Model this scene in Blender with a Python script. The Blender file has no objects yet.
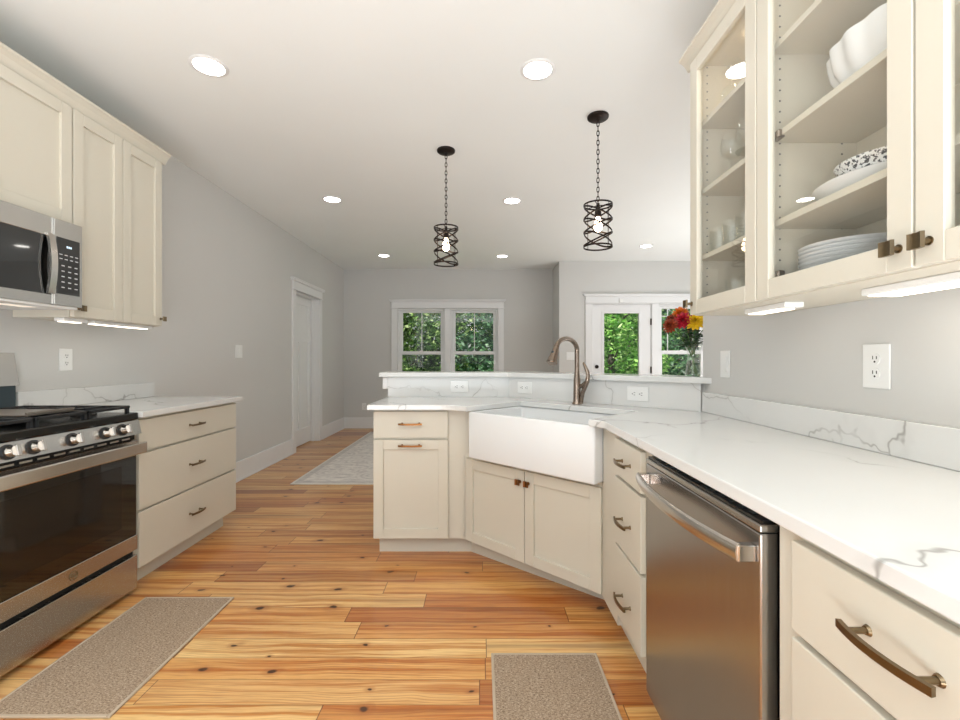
import bpy, bmesh, math, random
import numpy as np
from mathutils import Vector, Matrix
R = math.radians
random.seed(7)
sc = bpy.context.scene
C = sc.collection
# ------------------------------------------------------------------ camera, sky, sun, exposure
cam_d = bpy.data.cameras.new('camera'); cam = bpy.data.objects.new('camera', cam_d); C.objects.link(cam)
CAM_H = 1.176
cam.location = (0, 0, CAM_H); cam.rotation_euler = (R(90), 0, 0)
cam_d.sensor_width = 36.0; cam_d.lens = 36.0*455/960; cam_d.shift_x = -1/960.0
cam_d.clip_start = 0.02; cam_d.clip_end = 200
sc.camera = cam
sc.view_settings.view_transform = 'Standard'; sc.view_settings.look = 'None'
sc.view_settings.gamma = 1.0; sc.view_settings.use_curve_mapping = False
sc.view_settings.exposure = -0.08
sc.cycles.transparent_max_bounces = 40
WORLD_STRENGTH = 0.8
LAMP_E = 20.0
wd = bpy.data.worlds.new('sky'); sc.world = wd; wd.use_nodes = True
bgn = wd.node_tree.nodes['Background']
bgn.inputs['Color'].default_value = (0.93, 0.97, 1.0, 1); bgn.inputs['Strength'].default_value = WORLD_STRENGTH
sun_d = bpy.data.lights.new('sun', 'SUN'); sun = bpy.data.objects.new('sun', sun_d); C.objects.link(sun)
sun_d.energy = 9.0; sun_d.angle = R(0.6); sun_d.color = (1, .96, .88)
sun.rotation_euler = Vector((0.62, 0.42, -1.0)).to_track_quat('-Z', 'Y').to_euler()
sun.location = (-6, -4, 12)
def uplight_fill(name, loc, direction, sx, sy, power, col):       # added fill light, stands in for bounced sky light
    d = bpy.data.lights.new(name, 'AREA'); d.shape = 'RECTANGLE'; d.size = sx; d.size_y = sy; d.energy = power; d.color = col
    o = bpy.data.objects.new(name, d); C.objects.link(o); o.location = loc
    o.rotation_euler = Vector(direction).to_track_quat('-Z', 'Y').to_euler(); return o
uplight_fill('uplight_fill_behind', (-.4, -1.9, .35), (0, .0, 1), 3.4, 2.0, 370, (.875, .945, 1))  # added fill behind the camera, aimed up to brighten the ceiling
uplight_fill('uplight_fill_dining', (3.3, 4.7, .3), (0, 0, 1), 2.0, 3.2, 85, (.93, .975, 1))  # added upward fill in the dining area, low to stay out of window reflections

# ------------------------------------------------------------------ materials
class S:
    """socket wrapper with arithmetic"""
    def __init__(s, nt, sock): s.nt, s.k = nt, sock
    def _m(s, op, *a, clamp=False):
        n = s.nt.nodes.new('ShaderNodeMath'); n.operation = op; n.use_clamp = clamp
        for i, v in enumerate((s,)+a):
            if isinstance(v, S): s.nt.links.new(v.k, n.inputs[i])
            else: n.inputs[i].default_value = v
        return S(s.nt, n.outputs[0])
    def __add__(s, o): return s._m('ADD', o)
    def __sub__(s, o): return s._m('SUBTRACT', o)
    def __mul__(s, o): return s._m('MULTIPLY', o)
    def __truediv__(s, o): return s._m('DIVIDE', o)
    def floor(s): return s._m('FLOOR')
    def fract(s): return s._m('FRACT')
    def abs(s): return s._m('ABSOLUTE')
    def gt(s, v): return s._m('GREATER_THAN', v)
    def lt(s, v): return s._m('LESS_THAN', v)
    def min(s, v): return s._m('MINIMUM', v)
    def max(s, v): return s._m('MAXIMUM', v)
    def step(s, a, b, lo=0.0, hi=1.0):
        n = s.nt.nodes.new('ShaderNodeMapRange'); n.interpolation_type = 'SMOOTHSTEP'
        s.nt.links.new(s.k, n.inputs[0])
        for i, v in enumerate((a, b, lo, hi)): n.inputs[i+1].default_value = v
        return S(s.nt, n.outputs[0])

def lin(c):
    f = lambda v: (v/255/12.92 if v/255 <= .04045 else ((v/255+.055)/1.055)**2.4)
    return (f(c[0]), f(c[1]), f(c[2]), 1)

class Mat:
    def __init__(s, name):
        s.m = bpy.data.materials.new(name); s.m.use_nodes = True
        s.nt = s.m.node_tree; s.b = s.nt.nodes['Principled BSDF']; s.out = s.nt.nodes['Material Output']
    def set(s, **k):
        for a, v in k.items(): s.b.inputs[a.replace('_', ' ')].default_value = v
        return s
    def node(s, t, **k):
        n = s.nt.nodes.new(t)
        for a, v in k.items(): setattr(n, a, v)
        return n
    def link(s, a, b): s.nt.links.new(a.k if isinstance(a, S) else a, b)
    def coord(s, kind='Object'): return s.node('ShaderNodeTexCoord').outputs[kind]
    def xyz(s, kind='Object'):
        n = s.node('ShaderNodeSeparateXYZ'); s.link(s.coord(kind), n.inputs[0])
        return [S(s.nt, o) for o in n.outputs]
    def comb(s, x, y, z=0.0):
        n = s.node('ShaderNodeCombineXYZ')
        for i, v in enumerate((x, y, z)):
            if isinstance(v, S): s.link(v, n.inputs[i])
            else: n.inputs[i].default_value = v
        return S(s.nt, n.outputs[0])
    def noise(s, vec, scale=1, detail=4, rough=.5, dist=0.0, out=0, dim='3D'):
        n = s.node('ShaderNodeTexNoise', noise_dimensions=dim); s.link(vec, n.inputs['Vector'])
        n.inputs['Scale'].default_value = scale; n.inputs['Detail'].default_value = detail
        n.inputs['Roughness'].default_value = rough; n.inputs['Distortion'].default_value = dist
        return S(s.nt, n.outputs[out])
    def white(s, vec, dim='2D'):
        n = s.node('ShaderNodeTexWhiteNoise', noise_dimensions=dim)
        if dim == '1D': s.link(vec, n.inputs['W'])
        else: s.link(vec, n.inputs['Vector'])
        return S(s.nt, n.outputs['Value'])
    def ramp(s, fac, stops):
        n = s.node('ShaderNodeValToRGB'); s.link(fac, n.inputs[0]); e = n.color_ramp.elements
        while len(e) < len(stops): e.new(0.5)
        for el, (p, c) in zip(e, stops): el.position = p; el.color = lin(c)
        return S(s.nt, n.outputs[0])
    def mix(s, fac, a, b, mode='MIX'):
        n = s.node('ShaderNodeMix', data_type='RGBA', blend_type=mode)
        for v, i in ((fac, 0), (a, 6), (b, 7)):
            if isinstance(v, S): s.link(v, n.inputs[i])
            else: n.inputs[i].default_value = v
        return S(s.nt, n.outputs[2])
    def bump(s, h, strength=.1, dist=.002):
        n = s.node('ShaderNodeBump'); n.inputs['Strength'].default_value = strength; n.inputs['Distance'].default_value = dist
        s.link(h, n.inputs['Height']); s.link(n.outputs[0], s.b.inputs['Normal'])
    def color(s, c): s.link(c, s.b.inputs['Base Color'])

def plain(name, rgb, rough=.5, metal=0.0, noise=0.0, **k):
    m = Mat(name); m.set(Base_Color=lin(rgb), Roughness=rough, Metallic=metal, **k)
    if noise:
        n = m.noise(m.coord(), 6, 3)
        a = lin(tuple(v*(1-noise) for v in rgb)); b = lin(tuple(min(255, v*(1+noise)) for v in rgb))
        m.color(m.mix(n, a, b))
    return m.m

def m_paint(name, rgb, rough=.55, bump=.04):
    m = Mat(name); m.set(Base_Color=lin(rgb), Roughness=rough)
    n = m.noise(m.coord(), 160, 2); m.bump(n, bump, .001)
    n2 = m.noise(m.coord(), 1.3, 3)
    m.color(m.mix(n2, lin(tuple(v*.985 for v in rgb)), lin(tuple(min(255, v*1.01) for v in rgb))))
    return m.m

def m_floor():
    m = Mat('pine_planks'); x, y, z = m.xyz()
    W = .1226
    yy = (y - (2.287 - 40*W))/W
    row = yy.floor(); fy = yy.fract()
    r1 = m.white(row, '1D')
    Ln = r1*0.55 + 0.95
    xs = (x + 20.0)/Ln + r1*7.31
    col = xs.floor(); fx = xs.fract()
    pid = m.white(m.comb(row, col)); pid2 = m.white(m.comb(row + 31.7, col + 11.3))
    # grain
    gx = x + pid*37.0; gy = y + pid2*11.0
    warp = m.noise(m.comb(gx*1.6, gy*5.0, pid*9.0), 1.0, 3, .5)
    g1 = m.noise(m.comb(gx*1.1, gy*46.0 + warp*3.5, pid*5.0), 1.0, 5, .6)
    rings = ((gy*90.0 + warp*9.0).fract() - .5).abs()*2.0
    ringmask = m.noise(m.comb(gx*.8, gy*3.0, 4.0), 1.0, 2, .5).step(.45, .65)
    fine = m.noise(m.comb(gx*9.0, gy*260.0), 1.0, 2, .6)
    base = m.ramp(pid, [(0, (226, 168, 96)), (.22, (236, 186, 116)), (.42, (216, 150, 82)), (.62, (243, 204, 138)), (.78, (208, 138, 74)), (.90, (178, 116, 66)), (1, (234, 180, 106))])
    dark = m.mix(1.0, base, lin((212, 164, 116)), 'MULTIPLY')
    c = m.mix(g1.step(.40, .66)*.95, base, dark)
    c = m.mix(rings.step(.55, 1.0)*ringmask*.45, c, lin((150, 84, 40)))
    c = m.mix(fine.step(.45, .75)*.32, c, lin((140, 82, 44)))
    # larger smoky dark streaks
    st = m.noise(m.comb(gx*.7, gy*13.0, 2.0), 1.0, 3, .5)
    c = m.mix(st.step(.54, .74)*.60, c, lin((138, 80, 42)))
    # knots
    v = m.node('ShaderNodeTexVoronoi', voronoi_dimensions='2D', feature='F1')
    wob = m.noise(m.comb(x*14.0, y*14.0), 1.0, 2)
    m.link(m.comb(x*3.1 + wob*.10, y*5.0 + wob*.16), v.inputs['Vector']); v.inputs['Scale'].default_value = 1.0
    kd = S(m.nt, v.outputs['Distance'])
    sep = m.node('ShaderNodeSeparateColor'); m.link(v.outputs['Color'], sep.inputs[0])
    pres = S(m.nt, sep.outputs[0]).gt(.42); ksz = S(m.nt, sep.outputs[1])*.85 + .30
    kd = kd/ksz
    knot = (kd.step(.035, .075, 1.0, 0.0))*pres
    halo = (kd.step(.05, .20, 1.0, 0.0))*pres
    c = m.mix(halo*.42, c, lin((158, 88, 40)))
    c = m.mix(knot*.92, c, lin((62, 34, 22)))
    # seams
    ey = (fy - .5).abs().step(.486, .497); ex = ((fx - .5).abs()*Ln).__add__(Ln*(-.5)).abs().step(.0010, .0026, 1.0, 0.0)
    seam = ey.max(ex)
    c = m.mix(seam*.75, c, lin((84, 46, 24)))
    m.color(c)
    m.set(Roughness=.30, Specular_IOR_Level=.5, Coat_Weight=.35, Coat_Roughness=.10)
    m.bump(seam*-1.0 + fine*.12, .25, .0012)
    return m.m

def m_quartz(scale=1.0, off=(0, 0, 0), name='white_quartz'):
    m = Mat(name)
    mp = m.node('ShaderNodeMapping'); m.link(m.coord(), mp.inputs[0]); mp.inputs['Location'].default_value = off
    mp.inputs['Rotation'].default_value = (.35, .3, .6)
    P = mp.outputs[0]
    nz = m.node('ShaderNodeTexNoise'); m.link(P, nz.inputs['Vector']); nz.inputs['Scale'].default_value = 1.5; nz.inputs['Detail'].default_value = 5; nz.inputs['Roughness'].default_value = .55
    va = m.node('ShaderNodeVectorMath', operation='SCALE'); m.link(nz.outputs['Color'], va.inputs[0]); va.inputs[3].default_value = .70
    ad = m.node('ShaderNodeVectorMath', operation='ADD'); m.link(P, ad.inputs[0]); m.link(va.outputs[0], ad.inputs[1])
    v = m.node('ShaderNodeTexVoronoi', feature='DISTANCE_TO_EDGE'); m.link(ad.outputs[0], v.inputs['Vector']); v.inputs['Scale'].default_value = 1.25*scale
    d = S(m.nt, v.outputs['Distance'])
    mask = m.noise(P, 1.7, 3).step(.40, .60)
    line = d.step(.0, .008, 1.0, 0.0)*mask
    soft = d.step(.0, .05, 1.0, 0.0)*mask
    cl = m.noise(P, 3.0, 4)
    c = m.mix(cl, lin((220, 220, 218)), lin((229, 229, 227)))
    c = m.mix(soft*.22, c, lin((196, 194, 190)))
    c = m.mix(line*.75, c, lin((150, 147, 142)))
    m.color(c); m.set(Roughness=.16, Specular_IOR_Level=.5)
    return m.m

def m_steel(name, rgb=(190, 188, 184), rough=.26, axis='x', streak=.06, aniso=.6):
    m = Mat(name); x, y, z = m.xyz()
    vec = {'x': m.comb(x*2.0, y*300.0, z*300.0), 'y': m.comb(x*300.0, y*2.0, z*300.0), 'z': m.comb(x*300.0, y*300.0, z*2.0)}[axis]
    n = m.noise(vec, 1.0, 3, .6)
    m.color(m.mix(n, lin(tuple(v*(1-streak) for v in rgb)), lin(tuple(min(255, v*(1+streak)) for v in rgb))))
    m.set(Metallic=1.0, Roughness=rough)
    m.link(n*.10 + (rough-.05), m.b.inputs['Roughness'])
    return m.m

def m_thin_glass(name, tint=(1, 1, 1, 1), refl=1.0, rough=0.0, ior=1.45):
    m = Mat(name); nt = m.nt; nt.nodes.remove(m.b)
    tr = m.node('ShaderNodeBsdfTransparent'); tr.inputs[0].default_value = tint
    gl = m.node('ShaderNodeBsdfGlossy'); gl.inputs['Color'].default_value = (1, 1, 1, 1); gl.inputs['Roughness'].default_value = rough
    lw = m.node('ShaderNodeLayerWeight'); lw.inputs[0].default_value = .5
    f = (S(nt, lw.outputs['Facing'])._m('POWER', 5.0)*.95 + .04)*refl
    mx = m.node('ShaderNodeMixShader'); m.link(f.min(1.0), mx.inputs[0]); m.link(tr.outputs[0], mx.inputs[1]); m.link(gl.outputs[0], mx.inputs[2])
    m.link(mx.outputs[0], m.out.inputs[0])
    return m.m

def m_glassware(name):
    m = Mat(name); nt = m.nt; nt.nodes.remove(m.b)
    tr = m.node('ShaderNodeBsdfTransparent'); tr.inputs[0].default_value = (.99, .995, .99, 1)
    gl = m.node('ShaderNodeBsdfGlossy'); gl.inputs['Color'].default_value = (1, 1, 1, 1); gl.inputs['Roughness'].default_value = .03
    lw = m.node('ShaderNodeLayerWeight'); lw.inputs[0].default_value = .35
    f = (S(nt, lw.outputs['Facing'])._m('POWER', 2.4)*.5 + .05).min(1.0)
    mx = m.node('ShaderNodeMixShader'); m.link(f, mx.inputs[0]); m.link(tr.outputs[0], mx.inputs[1]); m.link(gl.outputs[0], mx.inputs[2])
    m.link(mx.outputs[0], m.out.inputs[0])
    return m.m

def m_emit(name, rgb, strength):
    m = Mat(name); nt = m.nt; nt.nodes.remove(m.b)
    e = m.node('ShaderNodeEmission'); e.inputs[0].default_value = lin(rgb); e.inputs[1].default_value = strength
    m.link(e.outputs[0], m.out.inputs[0]); return m.m

def m_mat_weave():
    m = Mat('tan_woven_mat'); x, y, z = m.xyz()
    n = m.noise(m.coord(), 210, 2, .8); n2 = m.noise(m.comb(x*100.0, y*240.0), 1.0, 2, .7)
    k = n*.5 + n2*.5
    m.color(m.ramp(k, [(.32, (104, 85, 68)), (.5, (164, 142, 120)), (.66, (212, 193, 170))]))
    m.set(Roughness=.95, Specular_IOR_Level=.1); m.bump(k, .6, .004)
    return m.m

def m_rug():
    m = Mat('faded_rug'); x, y, z = m.xyz()
    ax = (x + .55).abs(); ay = (y - 5.85).abs()
    vor = m.node('ShaderNodeTexVoronoi', feature='F1'); m.link(m.comb(ax*5.0, ay*5.0), vor.inputs['Vector']); vor.inputs['Scale'].default_value = 1.0
    mo = S(m.nt, vor.outputs['Distance'])
    wear = m.noise(m.comb(x*2.3, y*9.0), 2.0, 6, .7)
    fine = m.noise(m.coord(), 70, 2, .6)
    k = (mo*22.0)._m('SINE')*.05 + wear*.75 + fine*.20
    c = m.ramp(k, [(.38, (236, 229, 221)), (.50, (222, 214, 207)), (.60, (202, 194, 189)), (.72, (168, 162, 160))])
    bx = (ax - 1.20).abs().lt(.035).max((ay - 1.50).abs().lt(.035))
    c = m.mix(bx*.28, c, lin((150, 142, 140)))
    edge = ax.gt(1.225).max(ay.gt(1.53))
    c = m.mix(edge*.8, c, lin((226, 220, 212)))
    m.color(c); m.set(Roughness=.95, Specular_IOR_Level=.1); m.bump(fine, .5, .004)
    return m.m

def m_leaf(name, cols):
    m = Mat(name); g = m.node('ShaderNodeNewGeometry')
    c = m.ramp(S(m.nt, g.outputs['Random Per Island']), cols)
    m.color(c); m.set(Roughness=.45)
    tl = m.node('ShaderNodeBsdfTranslucent'); m.link(c, tl.inputs[0])
    mx = m.node('ShaderNodeMixShader'); mx.inputs[0].default_value = .4
    m.link(m.b.outputs[0], mx.inputs[1]); m.link(tl.outputs[0], mx.inputs[2]); m.link(mx.outputs[0], m.out.inputs[0])
    return m.m

def m_pattern_bowl():
    m = Mat('speckled_china'); n = m.noise(m.coord(), 150, 2, .6)
    m.color(m.mix(n.step(.52, .58), lin((240, 240, 238)), lin((60, 62, 66)))); m.set(Roughness=.2)
    return m.m

M = dict(
    wall=m_paint('grey_wall_paint', (211, 210, 207), .6), ceil=m_paint('white_ceiling_paint', (240, 242, 240), .8),
    trim=m_paint('white_trim_paint', (234, 234, 234), .35, .01), cab=m_paint('cream_cabinet_paint', (212, 206, 191), .38, .01),
    inner=m_paint('cream_cabinet_inside', (222, 214, 198), .5, .01),
    floor=m_floor(), quartz=m_quartz(), quartz_splash=m_quartz(1.3, (3.1, 1.7, .4), 'white_quartz_splash'),
    steel=m_steel('brushed_steel', axis='y'), steel_h=m_steel('brushed_steel_bar', (205, 200, 194), .2, 'y'),
    dw_steel=m_steel('dishwasher_steel', (176, 174, 172), .24, 'z'),
    black=plain('black_enamel', (16, 17, 18), .22), iron=plain('cast_iron', (30, 31, 33), .5, noise=.2),
    blackglass=plain('black_glass', (10, 9, 8), .05, Coat_Weight=.6, Coat_Roughness=.02),
    dark=plain('dark_gap', (14, 14, 14), .7), slate=plain('slate_metal', (70, 82, 88), .4, .6),
    bronze=m_steel('champagne_bronze', (128, 112, 88), .3, 'x', .05), copper=m_steel('warm_bronze', (140, 96, 58), .3, 'x', .05),
    nickel=m_steel('brushed_nickel', (146, 132, 120), .24, 'z', .04),
    pend=plain('oil_rubbed_bronze', (44, 36, 32), .45, .7), porcelain=plain('white_fireclay', (234, 235, 235), .10, Coat_Weight=.4),
    china=plain('white_china', (240, 240, 240), .15), speck=m_pattern_bowl(), plastic=plain('white_plastic', (240, 240, 238), .3),
    slot=plain('outlet_slot', (60, 58, 56), .6), glass=m_thin_glass('window_glass', (.97, .98, .98, 1), .4),
    cabglass=m_thin_glass('cabinet_glass', (.975, .98, .972, 1), 1.1), ware=m_glassware('clear_glassware'),
    lens=m_emit('lamp_lens', (255, 250, 242), LAMP_E), bulb=m_emit('filament_bulb', (255, 226, 188), 26.0),
    led=m_emit('led_strip', (255, 240, 218), 5.0), puck=m_emit('puck_light', (255, 234, 200), 26.0),
    mwlamp=m_emit('cooktop_lamp', (255, 240, 220), 1.0),
    mark=plain('pale_print', (205, 208, 210), .5), clock=m_emit('clock_digits', (220, 240, 255), 1.5),
    mat=m_mat_weave(), binding=plain('mat_binding', (190, 172, 150), .9, noise=.06), rug=m_rug(),
    leafA=m_leaf('leaf_dark', [(0, (34, 62, 26)), (.45, (62, 100, 40)), (.8, (118, 158, 74)), (1, (206, 222, 160))]),
    leafB=m_leaf('leaf_bright', [(0, (52, 104, 40)), (.35, (104, 168, 66)), (.7, (156, 210, 100)), (1, (216, 238, 170))]),
    leafC=m_leaf('leaf_blue', [(0, (34, 66, 48)), (.5, (70, 116, 78)), (.85, (112, 156, 112)), (1, (150, 184, 140))]),
    bark=plain('bark', (74, 66, 58), .9, noise=.3), lawn=plain('lawn', (86, 120, 50), .9, noise=.3),
    stem=plain('flower_stem', (70, 110, 44), .5, noise=.2), fleaf=plain('flower_leaf', (40, 76, 34), .45, noise=.25),
    water=m_thin_glass('vase_water', (.92, .96, .92, 1), .6, 0, 1.33),
    red=plain('crimson_petals', (170, 22, 44), .55, noise=.2), rust=plain('rust_petals', (128, 50, 22), .6, noise=.25),
    orange=plain('orange_petals', (232, 112, 26), .55, noise=.2), yellow=plain('yellow_petals', (244, 190, 28), .55, noise=.15),
)

# ------------------------------------------------------------------ mesh helpers
class MB:
    def __init__(s): s.bm = bmesh.new()
    def box(s, x0, x1, y0, y1, z0, z1, bev=0.0, seg=1):
        t = bmesh.new(); bmesh.ops.create_cube(t, size=1)
        for v in t.verts: v.co = ((x0+x1)/2+v.co.x*(x1-x0), (y0+y1)/2+v.co.y*(y1-y0), (z0+z1)/2+v.co.z*(z1-z0))
        if bev: bmesh.ops.bevel(t, geom=t.edges[:], offset=min(bev, .45*min(abs(x1-x0), abs(y1-y0), abs(z1-z0))), segments=seg, profile=.5, affect='EDGES')
        s._add(t); return s
    def _add(s, t, mat=None):
        if mat is not None: t.transform(mat)
        me = bpy.data.meshes.new('t'); t.to_mesh(me); t.free(); s.bm.from_mesh(me); bpy.data.meshes.remove(me)
    def prism(s, pts, z0, z1, bev=0.0, seg=2):
        t = bmesh.new(); vs = [t.verts.new((p[0], p[1], z0)) for p in pts]; f = t.faces.new(vs)
        r = bmesh.ops.extrude_face_region(t, geom=[f])
        for e in r['geom']:
            if isinstance(e, bmesh.types.BMVert): e.co.z = z1
        bmesh.ops.recalc_face_normals(t, faces=t.faces[:])
        if bev:
            ed = [e for e in t.edges if abs(e.verts[0].co.z-e.verts[1].co.z) < 1e-6]
            bmesh.ops.bevel(t, geom=ed, offset=bev, segments=seg, profile=.5, affect='EDGES')
        s._add(t); return s
    def profile(s, pts, axis, a0, a1):
        """extrude a 2D profile; axis x: pts=(y,z); axis y: pts=(x,z)"""
        t = bmesh.new()
        mk = (lambda p, a: (a, p[0], p[1])) if axis == 'x' else (lambda p, a: (p[0], a, p[1]))
        A = [t.verts.new(mk(p, a0)) for p in pts]; B = [t.verts.new(mk(p, a1)) for p in pts]
        n = len(pts)
        t.faces.new(A); t.faces.new(B[::-1])
        for i in range(n): t.faces.new((A[i], A[(i+1) % n], B[(i+1) % n], B[i]))
        bmesh.ops.recalc_face_normals(t, faces=t.faces[:]); s._add(t); return s
    def cyl(s, p0, p1, r0, r1=None, seg=24, caps=True):
        r1 = r0 if r1 is None else r1
        return s.tube([p0, p1], [r0, r1], seg, caps)
    def tube(s, pts, rad, seg=10, caps=True, closed=False, flat=None):
        pts = [Vector(p) for p in pts]; n = len(pts)
        if not isinstance(rad, (list, tuple)): rad = [rad]*n
        t = bmesh.new(); rings = []; up = None
        for i, p in enumerate(pts):
            a = pts[(i-1) % n] if (closed or i > 0) else p; b = pts[(i+1) % n] if (closed or i < n-1) else p
            d = (b-a).normalized()
            if up is None:
                up = Vector((0, 0, 1)) if abs(d.z) < .9 else Vector((1, 0, 0))
            u = (up - d*up.dot(d)).normalized(); w = d.cross(u); up = u
            r = rad[i]; fl = flat or (1, 1)
            rings.append([t.verts.new(p + u*math.cos(k*2*math.pi/seg)*r*fl[0] + w*math.sin(k*2*math.pi/seg)*r*fl[1]) for k in range(seg)])
        m = n if closed else n-1
        for i in range(m):
            A, B = rings[i], rings[(i+1) % n]
            for k in range(seg): t.faces.new((A[k], A[(k+1) % seg], B[(k+1) % seg], B[k]))
        if caps and not closed: t.faces.new(rings[0][::-1]); t.faces.new(rings[-1])
        bmesh.ops.recalc_face_normals(t, faces=t.faces[:])
        s._add(t); return s
    def strip(s, pts, ups, w, th):
        """rectangular section along pts; ups = width direction per point"""
        t = bmesh.new(); rings = []; n = len(pts)
        for i, p in enumerate(pts):
            p = Vector(p); d = (Vector(pts[min(i+1, n-1)])-Vector(pts[max(i-1, 0)])).normalized(); u = Vector(ups[i]).normalized(); q = d.cross(u).normalized()
            rings.append([t.verts.new(p+u*a*w/2+q*b*th/2) for a, b in ((1, 1), (1, -1), (-1, -1), (-1, 1))])
        for i in range(n-1):
            for k in range(4): t.faces.new((rings[i][k], rings[i][(k+1) % 4], rings[i+1][(k+1) % 4], rings[i+1][k]))
        t.faces.new(rings[0]); t.faces.new(rings[-1][::-1])
        bmesh.ops.recalc_face_normals(t, faces=t.faces[:]); s._add(t); return s
    def lathe(s, prof, seg=32, c=(0, 0, 0), fl=None, mat=None):
        t = bmesh.new(); rings = []
        for j, (r, z) in enumerate(prof):
            if r < 1e-6: rings.append([t.verts.new((c[0], c[1], c[2]+z))]); continue
            ring = []
            for k in range(seg):
                a = 2*math.pi*k/seg; rr = r*(fl(a, j) if fl else 1)
                ring.append(t.verts.new((c[0]+rr*math.cos(a), c[1]+rr*math.sin(a), c[2]+z)))
            rings.append(ring)
        for A, B in zip(rings, rings[1:]):
            for k in range(seg):
                k2 = (k+1) % seg
                if len(A) == 1 and len(B) == 1: break
                if len(A) == 1: t.faces.new((A[0], B[k], B[k2]))
                elif len(B) == 1: t.faces.new((A[k], A[k2], B[0]))
                else: t.faces.new((A[k], A[k2], B[k2], B[k]))
        bmesh.ops.recalc_face_normals(t, faces=t.faces[:])
        s._add(t, mat); return s
    def xf(s, mat): s.bm.transform(mat); return s
    def build(s, name, mat, parent=None, smooth=None, loc=None):
        me = bpy.data.meshes.new(name); s.bm.to_mesh(me); s.bm.free()
        me.materials.append(mat)
        if smooth is not None:
            me.polygons.foreach_set('use_smooth', [True]*len(me.polygons))
            try: me.set_sharp_from_angle(angle=R(smooth))
            except Exception: pass
        o = bpy.data.objects.new(name, me); C.objects.link(o)
        if parent: o.parent = parent
        if loc: o.location = loc
        return o

def thing(name, label, cat, loc=(0, 0, 0), rz=0.0, group=None, kind=None):
    o = bpy.data.objects.new(name, None); C.objects.link(o); o.empty_display_size = .1
    o.location = loc; o.rotation_euler = (0, 0, rz)
    return tag(o, label, cat, group, kind)
def tag(o, label=None, cat=None, group=None, kind=None):
    if label: o['label'] = label
    if cat: o['category'] = cat
    if group: o['group'] = group
    if kind: o['kind'] = kind
    return o
def struct(o): o['kind'] = 'structure'; return o
def dup(root, loc, rz=None, label=None):
    r = root.copy(); C.objects.link(r); r.location = loc
    if rz is not None: r.rotation_euler = (0, 0, rz)
    if label: r['label'] = label
    for ch in list(root.children):
        c = ch.copy(); C.objects.link(c); c.parent = r
        for g in list(ch.children):
            d = g.copy(); C.objects.link(d); d.parent = c
    return r

# ------------------------------------------------------------------ the room
XL, XR, YB, YB2, XJ = -2.366, 1.14, 7.83, 7.18, 1.235
HC = 2.738; XF = 4.6; Y0 = -3.0; TW = .14
struct(MB().box(XL-TW, XF+TW, Y0, YB+TW, -.05, 0).build('floor', M['floor']))
struct(MB().box(XL-TW, XF+TW, Y0, YB+TW, HC, HC+.1).build('ceiling', M['ceil']))
D1a, D1b, DH = 5.78, 6.63, 2.06
w = MB()
w.box(XL-TW, XL, Y0, D1a, 0, HC).box(XL-TW, XL, D1b, YB+TW, 0, HC).box(XL-TW, XL, D1a, D1b, DH, HC)
struct(w.build('wall_left', M['wall']))
W1a, W1b, W1z = -1.437, .293, .55
w = MB()
w.box(XL, W1a, YB, YB+TW, 0, HC).box(W1b, XJ, YB, YB+TW, 0, HC).box(W1a, W1b, YB, YB+TW, DH, HC).box(W1a, W1b, YB, YB+TW, 0, W1z)
struct(w.build('wall_back', M['wall']))
D2a, D2b = 1.755, 2.692; W2a, W2b = 2.80, 3.56
w = MB()
w.box(XJ, D2a, YB2, YB2+TW, 0, HC).box(D2b, W2a, YB2, YB2+TW, 0, HC).box(W2b, XF, YB2, YB2+TW, 0, HC)
w.box(D2a, D2b, YB2, YB2+TW, DH, HC).box(W2a, W2b, YB2, YB2+TW, DH, HC).box(W2a, W2b, YB2, YB2+TW, 0, W1z)
w.box(XJ, XJ+TW, YB2+TW, YB+TW, 0, HC)
struct(w.build('wall_back_right', M['wall']))
struct(MB().box(XF, XF+TW, 2.2, YB2+TW, 0, HC).build('wall_far_right', M['wall']))
struct(MB().box(XR, XR+.13, Y0, 2.336, 0, HC).box(XR+.13, XF+TW, 2.2, 2.336, 0, HC).build('wall_right', M['wall']))
# half wall that carries the raised bar: straight, then at 45 degrees
def q(u, v): return ((u+v)/math.sqrt(2), (v-u)/math.sqrt(2))
S2 = math.sqrt(2)
SP = 3.43            # x+y of the backsplash face
BZ = 3.23            # its straight stretch
t_ = .02
bw = MB().prism([(-.66, BZ+t_), (SP-BZ+t_*.414, BZ+t_), (XR, SP+t_*S2-XR), (XR, SP+.15*S2-XR), (SP-BZ+.062, BZ+.15), (-.66, BZ+.15)], 0, 1.057)
struct(bw.build('wall_bar', M['wall']))

BBH = .19
def base_board(name, fn):
    m = MB(); fn(m); return struct(m.build(name, M['trim']))
def lb(m):
    for a, b in ((3.25, D1a-.1), (D1b+.1, YB)):
        m.box(XL, XL+.015, a, b, 0, BBH, .003)
        m.box(XL+.015, XL+.027, a, b, 0, .018, .004)
base_board('baseboard_left', lb)
base_board('baseboard_back', lambda m: m.box(XL+.015, XJ, YB-.015, YB, 0, BBH, .003))
def rb(m): m.box(XJ-.015, XJ, YB2-.015, YB-.015, 0, BBH, .003).box(XJ, D2a-.1, YB2-.015, YB2, 0, BBH, .003).box(W2a-.0, XF, YB2-.015, YB2, 0, BBH, .003)
base_board('baseboard_right', rb)

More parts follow.
